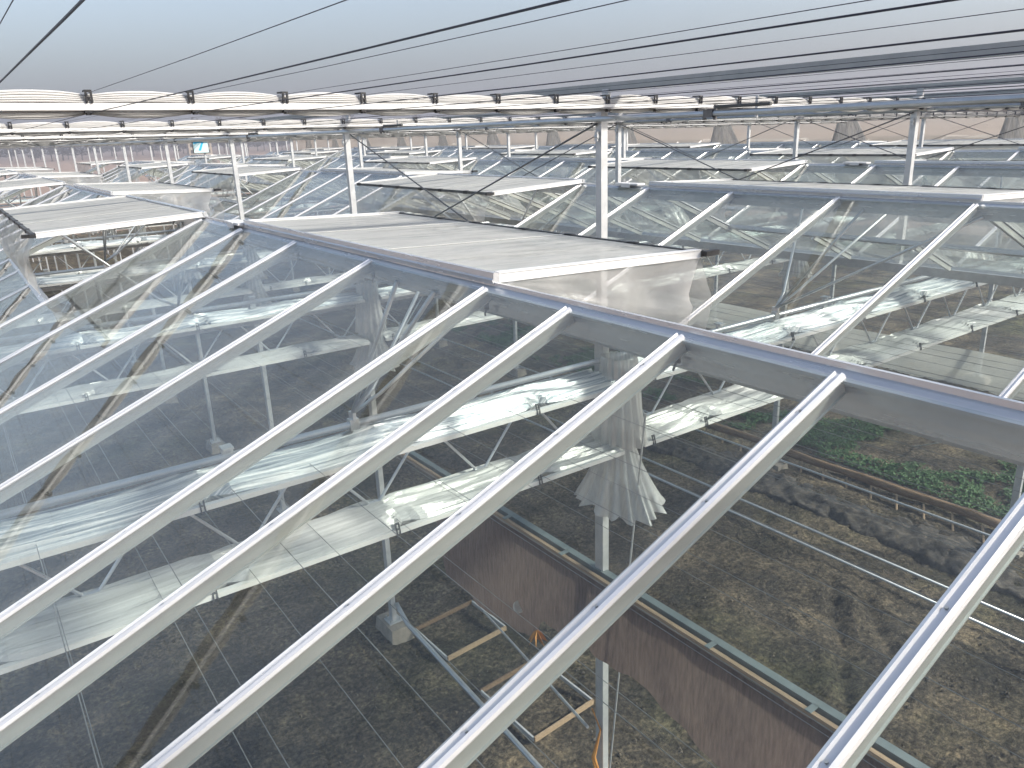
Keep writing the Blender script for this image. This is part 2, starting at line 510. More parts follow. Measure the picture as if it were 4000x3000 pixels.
# ------------------------------------------------------------------ glass roofs
RIDGE_POLY = [(-0.006, 0.012), (0.006, 0.012), (0.007, -0.003), (0.016, -0.006), (0.045, -0.019), (0.045, -0.026), (0.014, -0.024),
              (0.016, -0.108), (0.105, -0.112), (0.105, -0.118), (0.010, -0.116), (0.010, -0.074), (-0.012, -0.074), (-0.012, -0.030), (-0.030, -0.026), (-0.045, -0.027), (-0.045, -0.019), (-0.016, -0.006), (-0.007, -0.003)]
BAR_POLY = [(-0.018, 0.002), (-0.016, 0.010), (-0.009, 0.014), (-0.006, 0.007), (0.006, 0.007), (0.009, 0.014), (0.016, 0.010), (0.018, 0.002),
            (0.018, -0.001), (0.0095, -0.006), (0.0095, -0.042), (0.013, -0.044), (0.013, -0.047), (-0.013, -0.047), (-0.013, -0.044), (-0.0095, -0.042), (-0.0095, -0.006), (-0.018, -0.001)]
X_TOP, X_END, X_VENT = 0.034, HALF - 0.075, 1.20

def bar_mesh(name, s, x0, x1):
    a = Vector((s * x0, 0, slope_z(x0)))
    b = Vector((s * x1, 0, slope_z(x1)))
    nrm = Vector((s * TAN, 0, 1)).normalized()
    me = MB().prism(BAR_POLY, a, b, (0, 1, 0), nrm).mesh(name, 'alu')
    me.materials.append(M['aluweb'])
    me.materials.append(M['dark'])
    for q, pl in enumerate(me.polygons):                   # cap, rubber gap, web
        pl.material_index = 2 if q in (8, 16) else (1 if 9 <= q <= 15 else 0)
    return me

def pane_mesh(name, s, x0, x1, w, mat='glass'):
    nrm = Vector((s * TAN, 0, 1)).normalized() * 0.002
    a = Vector((s * x0, 0.007, slope_z(x0)))
    b = Vector((s * x1, 0.007, slope_z(x1)))
    wv = Vector((0, w - 0.014, 0))
    q = [a, b, b + wv, a + wv]
    mb = MB().add([p - nrm for p in q] + [p + nrm for p in q],
                  [(3, 2, 1, 0), (4, 5, 6, 7), (0, 1, 5, 4), (1, 2, 6, 5), (2, 3, 7, 6), (3, 0, 4, 7)])
    return mb.mesh(name, mat)

BAR, PANE = {}, {}
for s in (-1, 1):
    BAR[s, 0] = bar_mesh('glazing_bar', s, X_TOP, X_END)
    BAR[s, 1] = bar_mesh('glazing_bar', s, X_VENT, X_END)
    PANE[s, 0] = pane_mesh('glass_pane', s, X_TOP + 0.004, X_END, 1.0)
    PANE[s, 1] = pane_mesh('glass_pane', s, X_VENT + 0.02, X_END, 1.0)
    PANE[s, 2] = pane_mesh('glass_pane', s, X_TOP + 0.004, X_END, 0.5)
SILL = {}
for s in (-1, 1):
    x0, x1 = X_VENT - 0.03, X_VENT + 0.03
    nrm = Vector((s * TAN, 0, 1)).normalized()
    tng = Vector((s, 0, -TAN)).normalized()
    c = Vector((s * X_VENT, 0, slope_z(X_VENT)))
    SILL[s] = MB().prism([(-0.03, -0.02), (0.03, -0.02), (0.03, 0.008), (-0.02, 0.014), (-0.03, 0.02)], c, c + Vector((0, 3, 0)), tng, nrm).mesh('vent_sill', 'ridge')

roof_words = ['nearest to the camera, right below the eye', 'second from the camera, behind the main open vent', 'third from the camera', 'fourth from the camera',
              'fifth from the camera, in front of the beige curtain', 'sixth from the camera, seen through the beige curtain']
def first_i(k):
    return max(-5, int(math.floor(0.36 * ridge_x(k) - 2.0 - Y0)))
def vents_at(k):
    """(side, start index) of the 3 m vents: far slope and near slope take turns every 4 m"""
    out = []
    for m in range(-1, 16):
        i = 4 * m
        s = 1 if m % 2 == 0 else -1
        if i >= first_i(k) and Y0 + i + 3 <= roof_end(k) + 0.01 and not (k <= 1 and m < 0):
            out.append((s, i))
    return out
for k in range(NK):
    xr = ridge_x(k)
    roof = empty('glass_roof', (xr, 0, Z(ZR)), f'long ridged glass roof span with aluminium bars, {roof_words[k]}', 'glass roof', 'glass roof spans side by side')
    i0 = first_i(k)
    ya = Y0 + i0
    put('ridge_beam', MB().prism(RIDGE_POLY, (0, ya - 0.5, 0), (0, roof_end(k), 0), (1, 0, 0), (0, 0, 1)).mesh('ridge_beam', 'ridge'), roof)
    vset = {}
    for s, i in vents_at(k):
        for q in range(3):
            vset[s, i + q] = i
        put('vent_sill', SILL[s], roof, (0, Y0 + i, 0))
    imax = int(round(roof_end(k) - Y0))
    for s in (-1, 1):
        for i in range(i0, imax):
            y = Y0 + i
            inside = (s, i) in vset and vset[s, i] != i
            put('glazing_bar', BAR[s, 1 if inside else 0], roof, (0, y, 0))
            if (s, i) in vset:
                put('glass_pane', PANE[s, 1], roof, (0, y, 0))
            elif k == 0 and i < 0 and s == -1:
                put('glass_pane', PANE[s, 2], roof, (0, y, 0))
                put('glass_pane', PANE[s, 2], roof, (0, y + 0.5, 0))
                put('glazing_bar', BAR[s, 0], roof, (0, y + 0.5, 0))
            else:
                put('glass_pane', PANE[s, 0], roof, (0, y, 0), (rng.uniform(-0.0022, 0.0022), rng.uniform(-0.0012, 0.0012), 0))
    if k == 0:
        scr = MB().tube([(0, 0, 0), (0, 0, 0.003)], 0.0032, 6).mesh('screw', 'beamgrey')
        bars0 = [o for o in roof.children if o.name.startswith('glazing_bar') and o.location.y < Y0 + 6.5 and o.data == BAR[-1, 0]]
        for o in bars0:
            for q in range(6):
                dx = 0.18 + 0.31 * q
                put('screw', scr, o, (-dx, 0.0, slope_z(dx) + 0.0085), (0, -math.atan(TAN), 0))
    # small ridge clamps under the bars nearest the eye
    if k < 2:
        hook = MB().box(-0.018, -0.010, -0.012, 0.012, -0.100, -0.0745).tube([(-0.014, 0, -0.100), (-0.02, 0.004, -0.116), (-0.014, 0.012, -0.126)], 0.004, 5).mesh('hook', 'rod')
        for i in range(-2, 6):
            put('hook', hook, roof, (0, Y0 + i + 0.03, 0))

clip_r = MB().box(-0.05, 0.05, -0.16, 0.16, 0.012, 0.028).box(-0.06, -0.05, -0.06, 0.06, -0.01, 0.028).mesh('ridge_clip', 'white')
for k, y in ((0, 5.66), (1, 5.78), (2, 5.75), (2, 9.8), (3, 9.8)):
    tag(put('ridge_clip', clip_r, None, (ridge_x(k), y, Z(ZR))), f'small white clip on the {ORD[k]} roof ridge' + (', behind' if (k, y) == (2, 9.8) else ''), 'clip', 'ridge clips')

# gutters in the valleys
GUT = [(-0.095, 0.0), (-0.085, 0.004), (-0.06, -0.075), (0.06, -0.075), (0.085, 0.004), (0.095, 0.0), (0.068, -0.088), (-0.068, -0.088)]
gw = ['under the camera', 'between the first and second roof ridge', 'between the second and third roof ridge', 'between the third and fourth roof ridge', 'between the fourth and fifth roof ridge', 'below the beige curtain']
for g in range(-1, 5):
    y_a = max(-3.0, 0.36 * gut_x(g) - 2.5)
    me = MB().prism(GUT, (0, y_a, 0), (0, roof_end(max(g, 0)), 0), (1, 0, 0), (0, 0, 1)).mesh('gutter', 'galv')
    tag(put('gutter', me, None, (gut_x(g), 0, Z(ZG))), f'galvanised valley gutter running lengthwise {gw[g + 1]}', 'gutter', 'valley gutters')

# ------------------------------------------------------------------ open roof vents
VL, VDROP = 1.175, 0.045
def vz(x): return 0.030 - VDROP * x / VL
def rail(mb, s, y0, y1, x0, x1, zlo, zhi):
    mb.add([(s * x0, y0, vz(x0) + zlo), (s * x1, y0, vz(x1) + zlo), (s * x1, y1, vz(x1) + zlo), (s * x0, y1, vz(x0) + zlo),
            (s * x0, y0, vz(x0) + zhi), (s * x1, y0, vz(x1) + zhi), (s * x1, y1, vz(x1) + zhi), (s * x0, y1, vz(x0) + zhi)],
           [(0, 3, 2, 1), (4, 5, 6, 7), (0, 1, 5, 4), (1, 2, 6, 5), (2, 3, 7, 6), (3, 0, 4, 7)])
    return mb
VM = {}
SEALS = (-0.01, 0.42, 0.93, 1.36, 1.9, 2.35, 2.96)
for s in (-1, 1):
    VM[s, 'side_rail'] = rail(rail(rail(MB(), s, -0.014, 0.014, 0.02, VL, -0.016, 0.014), s, -0.018, 0.018, 0.02, VL, 0.014, 0.019), s, -0.020, 0.016, 0.02, VL, -0.021, -0.016).mesh('side_rail', 'white')
    VM[s, 'hinge_rail'] = MB().prism([(-0.012, -0.010), (0.020, -0.012), (0.020, 0.030), (0.004, 0.036), (-0.008, 0.034), (-0.010, 0.012), (-0.016, 0.006)],
                                     (0, -0.02, 0.015), (0, 3.02, 0.015), (s, 0, 0), (0, 0, 1)).mesh('hinge_rail', 'ridge')
    VM[s, 'mid_bar'] = rail(rail(MB(), s, -0.010, 0.010, 0.025, VL - 0.004, -0.020, -0.002), s, -0.008, 0.008, 0.025, VL - 0.004, 0.0055, 0.009).mesh('mid_bar', 'aluweb')
    mb = rail(MB(), s, -0.02, 3.02, VL, VL + 0.024, -0.014, 0.010)
    VM[s, 'outer_rail'] = mb.mesh('outer_rail', 'dark')
    mb = MB()
    for t in SEALS:
        rail(mb, s, t, t + 0.06, VL - 0.004, VL + 0.028, -0.017, 0.013)
    VM[s, 'seals'] = mb.mesh('seals', 'black')
    VM[s, 'seal'] = rail(MB(), s, 0, 0.06, VL - 0.004, VL + 0.028, -0.017, 0.013).mesh('seal', 'black')
    VM[s, 'glass_pane'] = rail(MB(), s, 0.003, 0.997, 0.022, VL - 0.002, 0.000, 0.004).mesh('glass_pane', 'ventglass')
    # front skirt from the outer rail down to the sill
    def front(u, v, s=s):
        y = 3.0 * u
        top = Vector((s * (VL + 0.01), y, vz(VL) - 0.015))
        bot = Vector((s * (X_VENT + 0.01), y, slope_z(X_VENT) + 0.02))
        p = top.lerp(bot, v)
        w = 0.035 * math.sin(v * math.pi) * (math.sin(y * 9 + 2 * v) + 0.7 * noise.noise(Vector((y * 4, v * 5, s))))
        p.x += s * (w + 0.05 * math.sin(v * math.pi))
        return p
    VM[s, 'front_skirt'] = MB().grid(front, 60, 10).mesh('front_skirt', 'clearnet', True)
    def side(u, v, s=s):
        x = 0.03 + (VL - 0.03) * u
        zt = vz(x) - 0.018
        zb = slope_z(x) + 0.015
        rag = 0.05 * noise.noise(Vector((u * 7, 3, s))) * (1 if v > 0.95 else 0)
        z = zt + (zb - zt) * v
        w = 0.05 * math.sin(v * math.pi) * (noise.noise(Vector((u * 3.5, v * 4, 5 + s))) + 0.25 * math.sin(u * 16 + v * 3))
        xx = x - 0.10 * u * math.sin(v * math.pi) + rag + 0.02 * noise.noise(Vector((v * 9, u * 2, 8)))
        return Vector((s * xx, -0.012 + w * u, z))
    VM[s, 'side_skirt'] = MB().grid(side, 22, 14).mesh('side_skirt', 'net', True)
VSHORT = {}
def vent_label(k, s, i):
    side = 'far' if s > 0 else 'near'
    if (k, s, i) == (0, 1, 0):
        return 'large open glass roof vent with net skirt in the picture centre, on the nearest ridge'
    if (k, s, i) == (0, -1, 4):
        return 'open glass roof vent at the left edge, near side of the nearest ridge'
    if (k, s, i) == (1, 1, 0):
        return 'open roof vent at the right edge on the second ridge, beige glass'
    if (k, s, i) == (1, -1, 4):
        return 'open roof vent with black front edge on the second ridge behind crossed brace rods'
    n = [q for q in vents_at(k) if q[0] == s].index((s, i))
    d = '' if i <= 20 else 'small distant '
    return f'{d}open glass roof vent, {ORD[n]} from the front, {side} slope of the {ORD[k]} ridge'
for k in range(NK):
    for s, i in vents_at(k):
        v = empty('roof_vent', (ridge_x(k), Y0 + i, Z(ZR)), vent_label(k, s, i), 'roof vent', 'open roof vents' if i <= 20 else 'distant open roof vents')
        put('hinge_rail', VM[s, 'hinge_rail'], v)
        put('side_rail', VM[s, 'side_rail'], v)
        put('side_rail', VM[s, 'side_rail'], v, (0, 3, 0))
        orl = put('outer_rail', VM[s, 'outer_rail'], v)
        if i <= 12 and k < 4:
            for t in SEALS:
                put('seal', VM[s, 'seal'], orl, (0, t, 0))
            put('latch', MB().box(s * VL, s * (VL + 0.09), -0.05, -0.02, vz(VL) - 0.012, vz(VL) + 0.012).mesh('latch', 'black'), orl)
        else:
            put('seals', VM[s, 'seals'], orl)['kind'] = 'stuff'
        for q in (1, 2):
            put('mid_bar', VM[s, 'mid_bar'], v, (0, q, 0))
        for q in range(3):
            put('glass_pane', VM[s, 'glass_pane'], v, (0, q, 0))
        put('front_skirt', VM[s, 'front_skirt'], v)
        if s > 0:
            put('side_skirt', VM[s, 'side_skirt'], v)
            put('side_skirt', VM[s, 'side_skirt'], v, (0, 3.02, 0))

# ------------------------------------------------------------------ outside shading: posts, beams, pipes, braces
NJ = 13
pm = MB().box(-0.028, 0.028, -0.028, 0.028, 0, 0.315 - ZG - 0.08)
post_me = pm.mesh('post_shaft', 'galv')
tall_me = MB().box(-0.028, 0.028, -0.028, 0.028, -(Z(ZG) - 0.075) - 0.1, 0.315 - ZG - 0.08).mesh('post_shaft', 'galv')
cap_me = MB().box(0.030, 0.036, -0.03, 0.03, 1.56, 1.68).box(0.036, 0.052, -0.03, 0.03, 1.60, 1.66).mesh('post_bracket', 'galv')
brk_me = MB().box(-0.05, -0.029, -0.012, 0.012, 1.36, 1.42).tube([(-0.04, -0.016, 1.39), (-0.04, 0.016, 1.39)], 0.014, 8).mesh('brace_lug', 'galv')
foot_me = MB().box(-0.055, 0.055, -0.055, 0.055, -0.004, 0.006).mesh('foot_plate', 'galv')
row_word = ['first', 'second', 'third', 'fourth', 'fifth']
for k in range(5):
    for j in range(NJ):
        y = YT + 4 * j
        x = gut_x(k)
        if y < 0.33 * x - 1.5:
            continue
        if (k, j) == (0, 0):
            lab, grp = 'tall galvanised post right of centre, rising above the shade screen', 'shade posts'
        elif j <= 6:
            lab, grp = f'galvanised shade post in the {row_word[k]} gutter row, {ORD[j]} bay from the front', 'shade posts'
        else:
            lab, grp = f'thin distant shade post, {ORD[j]} from the front in the {row_word[k]} gutter row', 'distant shade posts'
        p = empty('shade_post', (x, y, Z(ZG) - 0.075), lab, 'post', grp)
        put('post_shaft', post_me if y < roof_end(k) else tall_me, p)
        if j <= 4:
            put('post_bracket', cap_me, p)
            put('brace_lug', brk_me, p)
            put('foot_plate', foot_me, p)

for k in range(5):
    x = gut_x(k)
    ya = 0.36 * x - 4.0
    me = MB().box(-0.02, 0.02, ya, 52.5, -0.026, 0.026).mesh('shade_beam', 'beamgrey')
    tag(put('shade_beam', me, None, (x + 0.058, 0, Z(0.243))), f'long grey square steel beam over the {row_word[k]} row of shade posts', 'beam', 'beams over the post rows')
    me = MB().tube([(0, ya, 0), (0, 52.5, 0)], 0.017, 10).mesh('drive_pipe', 'pipe')
    tag(put('drive_pipe', me, None, (x - 0.05, 0, Z(0.047))), f'round blue-grey drive pipe along the {row_word[k]} row of shade posts', 'pipe', 'drive pipes along the post rows')
    # clamps and dark push rods on the pipes
    for j in range(0, 4):
        y = YT + 4 * j
        if y - 1.2 < ya:
            continue
        cl = empty('rod_clamp', (x - 0.05, y - 0.95, Z(0.047)), f'dark push rod clamped on the {row_word[k]} drive pipe, {ORD[j]} from the front', 'clamp', 'push rods on the drive pipes')
        put('clamp_block', MB().box(-0.020, 0.020, -0.032, 0.032, -0.022, 0.020).box(-0.008, 0.008, -0.045, -0.030, -0.034, 0.045).box(-0.008, 0.008, 0.030, 0.045, -0.034, 0.024).mesh('clamp_block', 'rod'), cl)
        put('push_rod', MB().tube([(0.0, -0.05, 0.034), (0.0, -0.40, 0.034)], 0.010, 10).mesh('push_rod', 'dark'), cl)
        put('hanger', MB().box(-0.004, 0.004, -0.32, -0.305, -0.03, 0.08).mesh('hanger', 'galv'), cl)

bn = 0
for k in range(5):
    x = gut_x(k)
    for j in ((0,) if k == 0 else (0, 1)):
        ya, yb = YT + 4 * j, YT + 4 * (j + 1)
        if ya < 0.33 * x - 1.5:
            continue
        for (p0, p1, w) in (((x - 0.04, ya, Z(0.02)), (x - 0.04, yb, Z(ZG + 0.05)), 'falling away from the nearer post'),
                            ((x + 0.04, yb, Z(0.02)), (x + 0.04, ya, Z(ZG + 0.05)), 'rising to the farther post')):
            me = MB().tube([p0, p1], 0.0065, 6).mesh('brace_rod', 'rod')
            tag(put('brace_rod', me), f'thin diagonal steel brace rod {w}, {row_word[k]} post row, {ORD[j]} bay', 'brace', 'diagonal brace rods')

# ------------------------------------------------------------------ outside shade screens bundled across the roofs
PITCHW = 0.4215
W0 = 0.6 - 8 * PITCHW
NW = 56
def wire_x(n): return W0 + PITCHW * n
XA, XB = wire_x(0) - 0.2, 19.0
def bundle(kind, seed):
    """folded shade cloth between carriers; kind +1 bulges upward on the wires, -1 hangs below them"""
    mb = MB()
    prof, dep = [], []
    n_f = 5
    for q in range(n_f):
        for t_, d_ in ((0.0, 0.011), (0.16, 0.001), (0.5, -0.002), (0.84, 0.001)):
            prof.append((q + t_) / n_f)
            dep.append(d_)
    prof.append(1.0)
    dep.append(0.006)
    nx = int((XB - XA) / 0.045)
    def ring(i):
        x = XA + (XB - XA) * i / nx
        t = ((x - W0) / PITCHW) % 1.0
        cell = int((x - W0) // PITCHW)
        r = random.Random(cell * 31 + seed)
        bul = math.sin(math.pi * t) ** 0.7 if 0 < t < 1 else 0
        if kind > 0:
            h = 0.030 + (0.016 + 0.008 * r.random()) * bul
            z0 = 0.0
        else:
            h = 0.009 + (0.018 + 0.006 * r.random()) * bul
            z0 = 0.0
        out = []
        for q, v in enumerate(prof):
            zz = z0 + kind * h * v
            wob = 0.004 * noise.noise(Vector((x * 2.5, (q // 4) * 3.1, seed)))
            yy = ((-0.040 - 0.010 * bul) if kind > 0 else -0.030) * (1 - 0.45 * v * v) + dep[q] + wob
            out.append((x, yy, zz + 0.0025 * noise.noise(Vector((x * 3, (q // 4) * 1.7, seed + 4)))))
        for q in range(len(prof) - 1, -1, -1):
            v = prof[q]
            out.append((x, (0.045 if kind > 0 else 0.028) * (1 - 0.4 * v * v), z0 + kind * h * v))
        return out
    rings = [ring(i) for i in range(nx + 1)]
    m = len(rings[0])
    for rg in rings:
        mb.v += rg
    for i in range(nx):
        for q in range(m):
            a, b = i * m + q, i * m + (q + 1) % m
            mb.f.append((a, b, b + m, a + m) if kind > 0 else (b, a, a + m, b + m))
    return mb
up_me = [bundle(1, s).mesh('upper_bundle', 'shade') for s in (3, 9)]
lo_me = [bundle(-1, s).mesh('lower_bundle', 'shade') for s in (5, 12)]
rl_me = MB().prism([(-0.045, -0.014), (-0.045, 0.014), (-0.040, 0.016), (0.04, 0.016), (0.04, -0.014), (-0.03, -0.016), (-0.047, -0.001)], (XA, 0, 0), (XB, 0, 0), (0, 1, 0), (0, 0, 1)).mesh('edge_rail', 'white')
car = MB()
car.box(-0.014, -0.006, -0.052, -0.042, 0.0, 0.052).box(0.006, 0.014, -0.052, -0.042, 0.0, 0.052)
car.box(-0.006, 0.006, -0.052, -0.042, 0.044, 0.052).box(-0.006, 0.006, -0.052, -0.042, 0.018, 0.026).box(-0.012, 0.012, -0.042, 0.02, 0.046, 0.053)
car_me = car.mesh('carrier', 'black')
lcar_me = MB().box(-0.015, 0.015, -0.052, 0.0, -0.010, 0.0).box(-0.008, 0.008, -0.05, -0.02, -0.018, -0.008).mesh('lower_carrier', 'black')
TILT = -0.0125
for j in range(-1, NJ):
    y = YT - 0.11 + 4 * j
    lab = ('folded cream shade screen right overhead behind the camera' if j < 0 else
           'nearest folded cream shade screen with white rail, stretched across the whole picture' if j == 0 else
           f'folded cream shade screen with white rail, {ORD[j]} across from the front' if j < 5 else
           f'distant folded cream shade screen seen edge-on, {ORD[j]} across from the front')
    sc = empty('shade_screen', (0, y, Z(0.166 if j < 1 else 0.152 if j < 2 else 0.142)), lab, 'shade screen', 'folded shade screens' if j < 5 else 'distant folded shade screens')
    sc.rotation_euler = (0, math.atan(-TILT), 0)
    put('upper_bundle', up_me[j % 2], sc, (0, 0, 0.016))
    put('lower_bundle', lo_me[j % 2], sc, (0, 0, -0.016))
    erl = put('edge_rail', rl_me, sc)
    if j < 4:
        for n in range(4, NW):
            x = wire_x(n)
            if x < XB - 0.1:
                put('carrier', car_me, erl, (x + rng.uniform(-0.008, 0.008), 0, 0.015), (0, 0, rng.uniform(-0.15, 0.15)))
                put('lower_carrier', lcar_me, erl, (x + rng.uniform(-0.015, 0.015), 0, -0.016))
    else:
        mb = MB()
        for n in range(6, NW):
            x = wire_x(n)
            if x < XB - 0.1:
                mb.box(x - 0.013, x + 0.013, -0.052, -0.04, 0.015, 0.066)
        o = put('carrier_row', mb.mesh('carrier_row', 'black'), erl)
        o['kind'] = 'stuff'

# wires the screens run on: an upper and a lower one at every carrier
for n in range(2, NW):
    x = wire_x(n) if n != 7 else 0.155
    if x > 19:
        break
    ya = min(-3.5, 0.36 * x - 5) if x < 9 else 0.36 * x - 6
    for lv, (zz, r) in enumerate(((0.222, 0.0010), (0.142, 0.0017))):
        pts = []
        yy = ya
        while yy < 53:
            ph = ((yy - YT) / 4.0) % 1.0
            sag = -0.010 * 4 * ph * (1 - ph) * (0.6 + 0.5 * noise.noise(Vector((n * 1.3, lv * 7, 2))))
            pts.append((x, yy, sag + TILT * x))
            yy += 1.0 if yy < 14 else 4.0
        me = MB().tube(pts, r, 5).mesh('shade_wire', 'wire')
        lv_w = 'thin upper' if lv == 0 else 'thicker lower'
        if n < 14:
            tag(put('shade_wire', me, None, (0, 0, Z(zz))), f'{lv_w} dark shade wire overhead, {ORD[n - 2]} from the left', 'wire', 'shade screen wires')
        else:
            tag(put('shade_wire', me, None, (0, 0, Z(zz))), f'{lv_w} dark shade wire crowded with others at the upper right', 'wire', f'crowded {lv_w} shade wires')

# ------------------------------------------------------------------ columns, pads, trusses
def frustum(mb, x, y, z0, z1, a0, a1, b0, b1):
    return mb.add([(x - a0, y - b0, z0), (x + a0, y - b0, z0), (x + a0, y + b0, z0), (x - a0, y + b0, z0),
                   (x - a1, y - b1, z1), (x + a1, y - b1, z1), (x + a1, y + b1, z1), (x - a1, y + b1, z1)],
                  [(0, 3, 2, 1), (4, 5, 6, 7), (0, 1, 5, 4), (1, 2, 6, 5), (2, 3, 7, 6), (3, 0, 4, 7)])
col_me = MB().box(-0.030, 0.030, -0.045, 0.045, 0.20, Z(ZG) - 0.09).mesh('column_shaft', 'galv')
plate_me = MB().box(-0.09, 0.09, -0.09, 0.09, 0.19, 0.205).mesh('base_plate', 'galv')
bolt_me = MB().tube([(0, 0, 0.2), (0, 0, 0.25)], 0.009, 6).mesh('bolt', 'galv')
pad_me = frustum(MB(), 0, 0, -0.1, 0.19, 0.17, 0.13, 0.26, 0.22).mesh('concrete_pad', 'concrete')
for g in (0, 2, 4):
    for j in range(0, 9):
        y = YT + 4 * j
        x = gut_x(g)
        if y < 0.3 * x - 2 or y > roof_end(g):
            continue
        lab = f'galvanised greenhouse column on a concrete pad, {ORD[j]} of the {row_word[g // 2]} column row' if j < 6 else 'distant galvanised greenhouse column deep under the roofs'
        c = empty('column', (x, y, 0), lab, 'column', 'greenhouse columns' if j < 6 else 'distant greenhouse columns')
        put('column_shaft', col_me, c)
        bpl = put('base_plate', plate_me, c)
        if j < 4:
            for bx, by in ((1, 1), (1, -1), (-1, 1), (-1, -1)):
                put('bolt', bolt_me, bpl, (bx * 0.065, by * 0.065, 0))
        put('concrete_pad', pad_me, c)

TL = 2 * SPAN
ZTOP, ZBOT = -1.80, -2.14
chord_t = MB().box(0.06, TL - 0.06, -0.022, 0.022, ZTOP - 0.022, ZTOP + 0.022).mesh('top_chord', 'galv')
chord_b = MB().box(0.06, TL - 0.06, -0.025, 0.025, ZBOT - 0.05, ZBOT).mesh('bottom_chord', 'galv')
NV = 10
step = TL / NV
diag = {}
for s in (-1, 1):
    diag[s] = MB().tube([(s * 0.03, 0, ZBOT + 0.004), (s * 0.30, 0, ZTOP - 0.015)], 0.009, 7).mesh('diagonal', 'brightrod')
node_me = MB().box(-0.05, 0.05, -0.016, 0.016, ZBOT, ZBOT + 0.016).mesh('node_plate', 'brightrod')
allv = MB()
for q in range(NV):
    xq = step * (q + 0.62)
    for s in (-1, 1):
        allv.tube([(xq + s * 0.03, 0, ZBOT + 0.004), (xq + s * 0.30, 0, ZTOP - 0.015)], 0.009, 5)
allv_me = allv.mesh('diagonals', 'brightrod')
span_word = ['left', 'middle', 'right']
for j in range(0, 8):
    y = YT + 4 * j
    for sp in range(3):
        x0 = XG + TL * (sp - 1)
        if y < 0.3 * x0 - 2:
            continue
        lab = f'lattice steel truss with thin diagonals, {span_word[sp]} span, {ORD[j]} from the front' if j < 5 else 'distant lattice steel truss under the roofs'
        t = empty('truss', (x0, y, ZC), lab, 'truss', 'lattice trusses' if j < 5 else 'distant lattice trusses')
        put('top_chord', chord_t, t)
        bch = put('bottom_chord', chord_b, t)
        if j < 3:
            for q in range(NV):
                xq = step * (q + 0.62)
                put('diagonal', diag[-1], t, (xq, 0, 0))
                put('diagonal', diag[1], t, (xq, 0, 0))
                put('node_plate', node_me, bch, (xq, 0, 0))
        else:
            o = put('diagonals', allv_me, t)
            o['kind'] = 'stuff'

# ------------------------------------------------------------------ inside screens folded along the trusses
def pack(seed, wid, hgt, nf, amp):
    mb = MB()
    L0, L1 = 0.10, TL - 0.10
    nx = 150
    m = 0
    for i in range(nx + 1):
        x = L0 + (L1 - L0) * i / nx
        t = ((x - 0.85) / 1.03) % 1.0
        pin = 1 - 0.22 * math.exp(-((min(t, 1 - t)) / 0.06) ** 2)
        wv = 1 + 0.14 * noise.noise(Vector((x * 0.8, seed, 1)))
        sagz = -0.02 * math.sin(math.pi * t)
        ring = []
        for q in range(2 * nf + 1):
            u = q / (2 * nf)
            y = (-0.5 + u) * wid * wv * pin
            z = (amp if q % 2 else 0) * (0.6 + 0.8 * abs(noise.noise(Vector((x * 1.7, q * 2.3, seed))))) + hgt * (1 - (2 * u - 1) ** 4) * 0.5
            z += 0.012 * noise.noise(Vector((x * 3.1, q * 0.9, seed + 3)))
            ring.append((x, y, z + sagz))
        ring.append((x, 0.46 * wid * wv * pin, -hgt * 0.5 + sagz))
        ring.append((x, -0.46 * wid * wv * pin, -hgt * 0.5 + sagz))
        m = len(ring)
        mb.v += ring
    for i in range(nx):
        for q in range(m):
            a, b = i * m + q, i * m + (q + 1) % m
            mb.f.append((a, b, b + m, a + m))
    return mb
up_pack = [pack(s, 0.33, 0.06, 10, 0.034).mesh('fold_pack', 'silver') for s in (2, 8)]
lo_pack = [pack(s, 0.36, 0.05, 13, 0.022).mesh('fold_pack', 'whitescreen') for s in (4, 6)]
bot_strip = MB().box(0.1, TL - 0.1, -0.192, -0.165, -0.040, -0.012).mesh('edge_strip', 'white')
clip = MB().box(-0.013, -0.006, -0.004, 0.004, 0, 0.07).box(0.006, 0.013, -0.004, 0.004, 0, 0.07).box(-0.006, 0.006, -0.004, 0.004, 0.060, 0.07).box(-0.006, 0.006, -0.004, 0.004, 0.028, 0.038)
clip_me = clip.mesh('clip', 'dark')
for j in range(0, 8):
    y = YT + 4 * j
    for sp in range(3):
        x0 = XG + TL * (sp - 1)
        if y < 0.3 * x0 - 2:
            continue
        for lv in (0, 1):
            kind = ('silver aluminised inside screen folded along the truss top' if lv == 0 else 'white energy screen folded along the truss bottom')
            lab = f'{kind}, {span_word[sp]} span, {ORD[j]} from the front' if j < 5 else f'distant {kind}'
            e = empty('inside_screen', (x0, y - 0.10 - 0.03 * lv, Z(-1.68 if lv == 0 else -2.150)), lab, 'screen', 'inside screens' if j < 5 else f'distant inside screens {"upper" if lv == 0 else "lower"}')
            if j == 0:
                e.scale = (1, 1.15, 1)
            fpk = put('fold_pack', (up_pack if lv == 0 else lo_pack)[(j + sp) % 2], e)
            put('edge_strip', bot_strip, e)
            if j < 4:
                for q in range(8):
                    put('clip', clip_me, fpk, (0.77 + 1.035 * q - (0.02 if lv else 0), -0.197, -0.040), (R(-14), 0, 0))

# support wires under and over the inside screens
for n in range(0, 46):
    x = -0.4 + 0.43 * n
    if x > 19:
        break
    for lv, zz in enumerate((-1.665, -2.125)):
        ya = max(-2.0, 0.33 * x - 3)
        me = MB().tube([(x, ya, 0), (x, 34.0, 0)], 0.0019, 4, False).mesh('screen_wire', 'inwire')
        w = 'upper' if lv == 0 else 'lower'
        tag(put('screen_wire', me, None, (0.02 * lv, 0, Z(zz))), f'hair-thin {w} screen support wire under the roof glass', 'wire', f'{w} screen support wires')

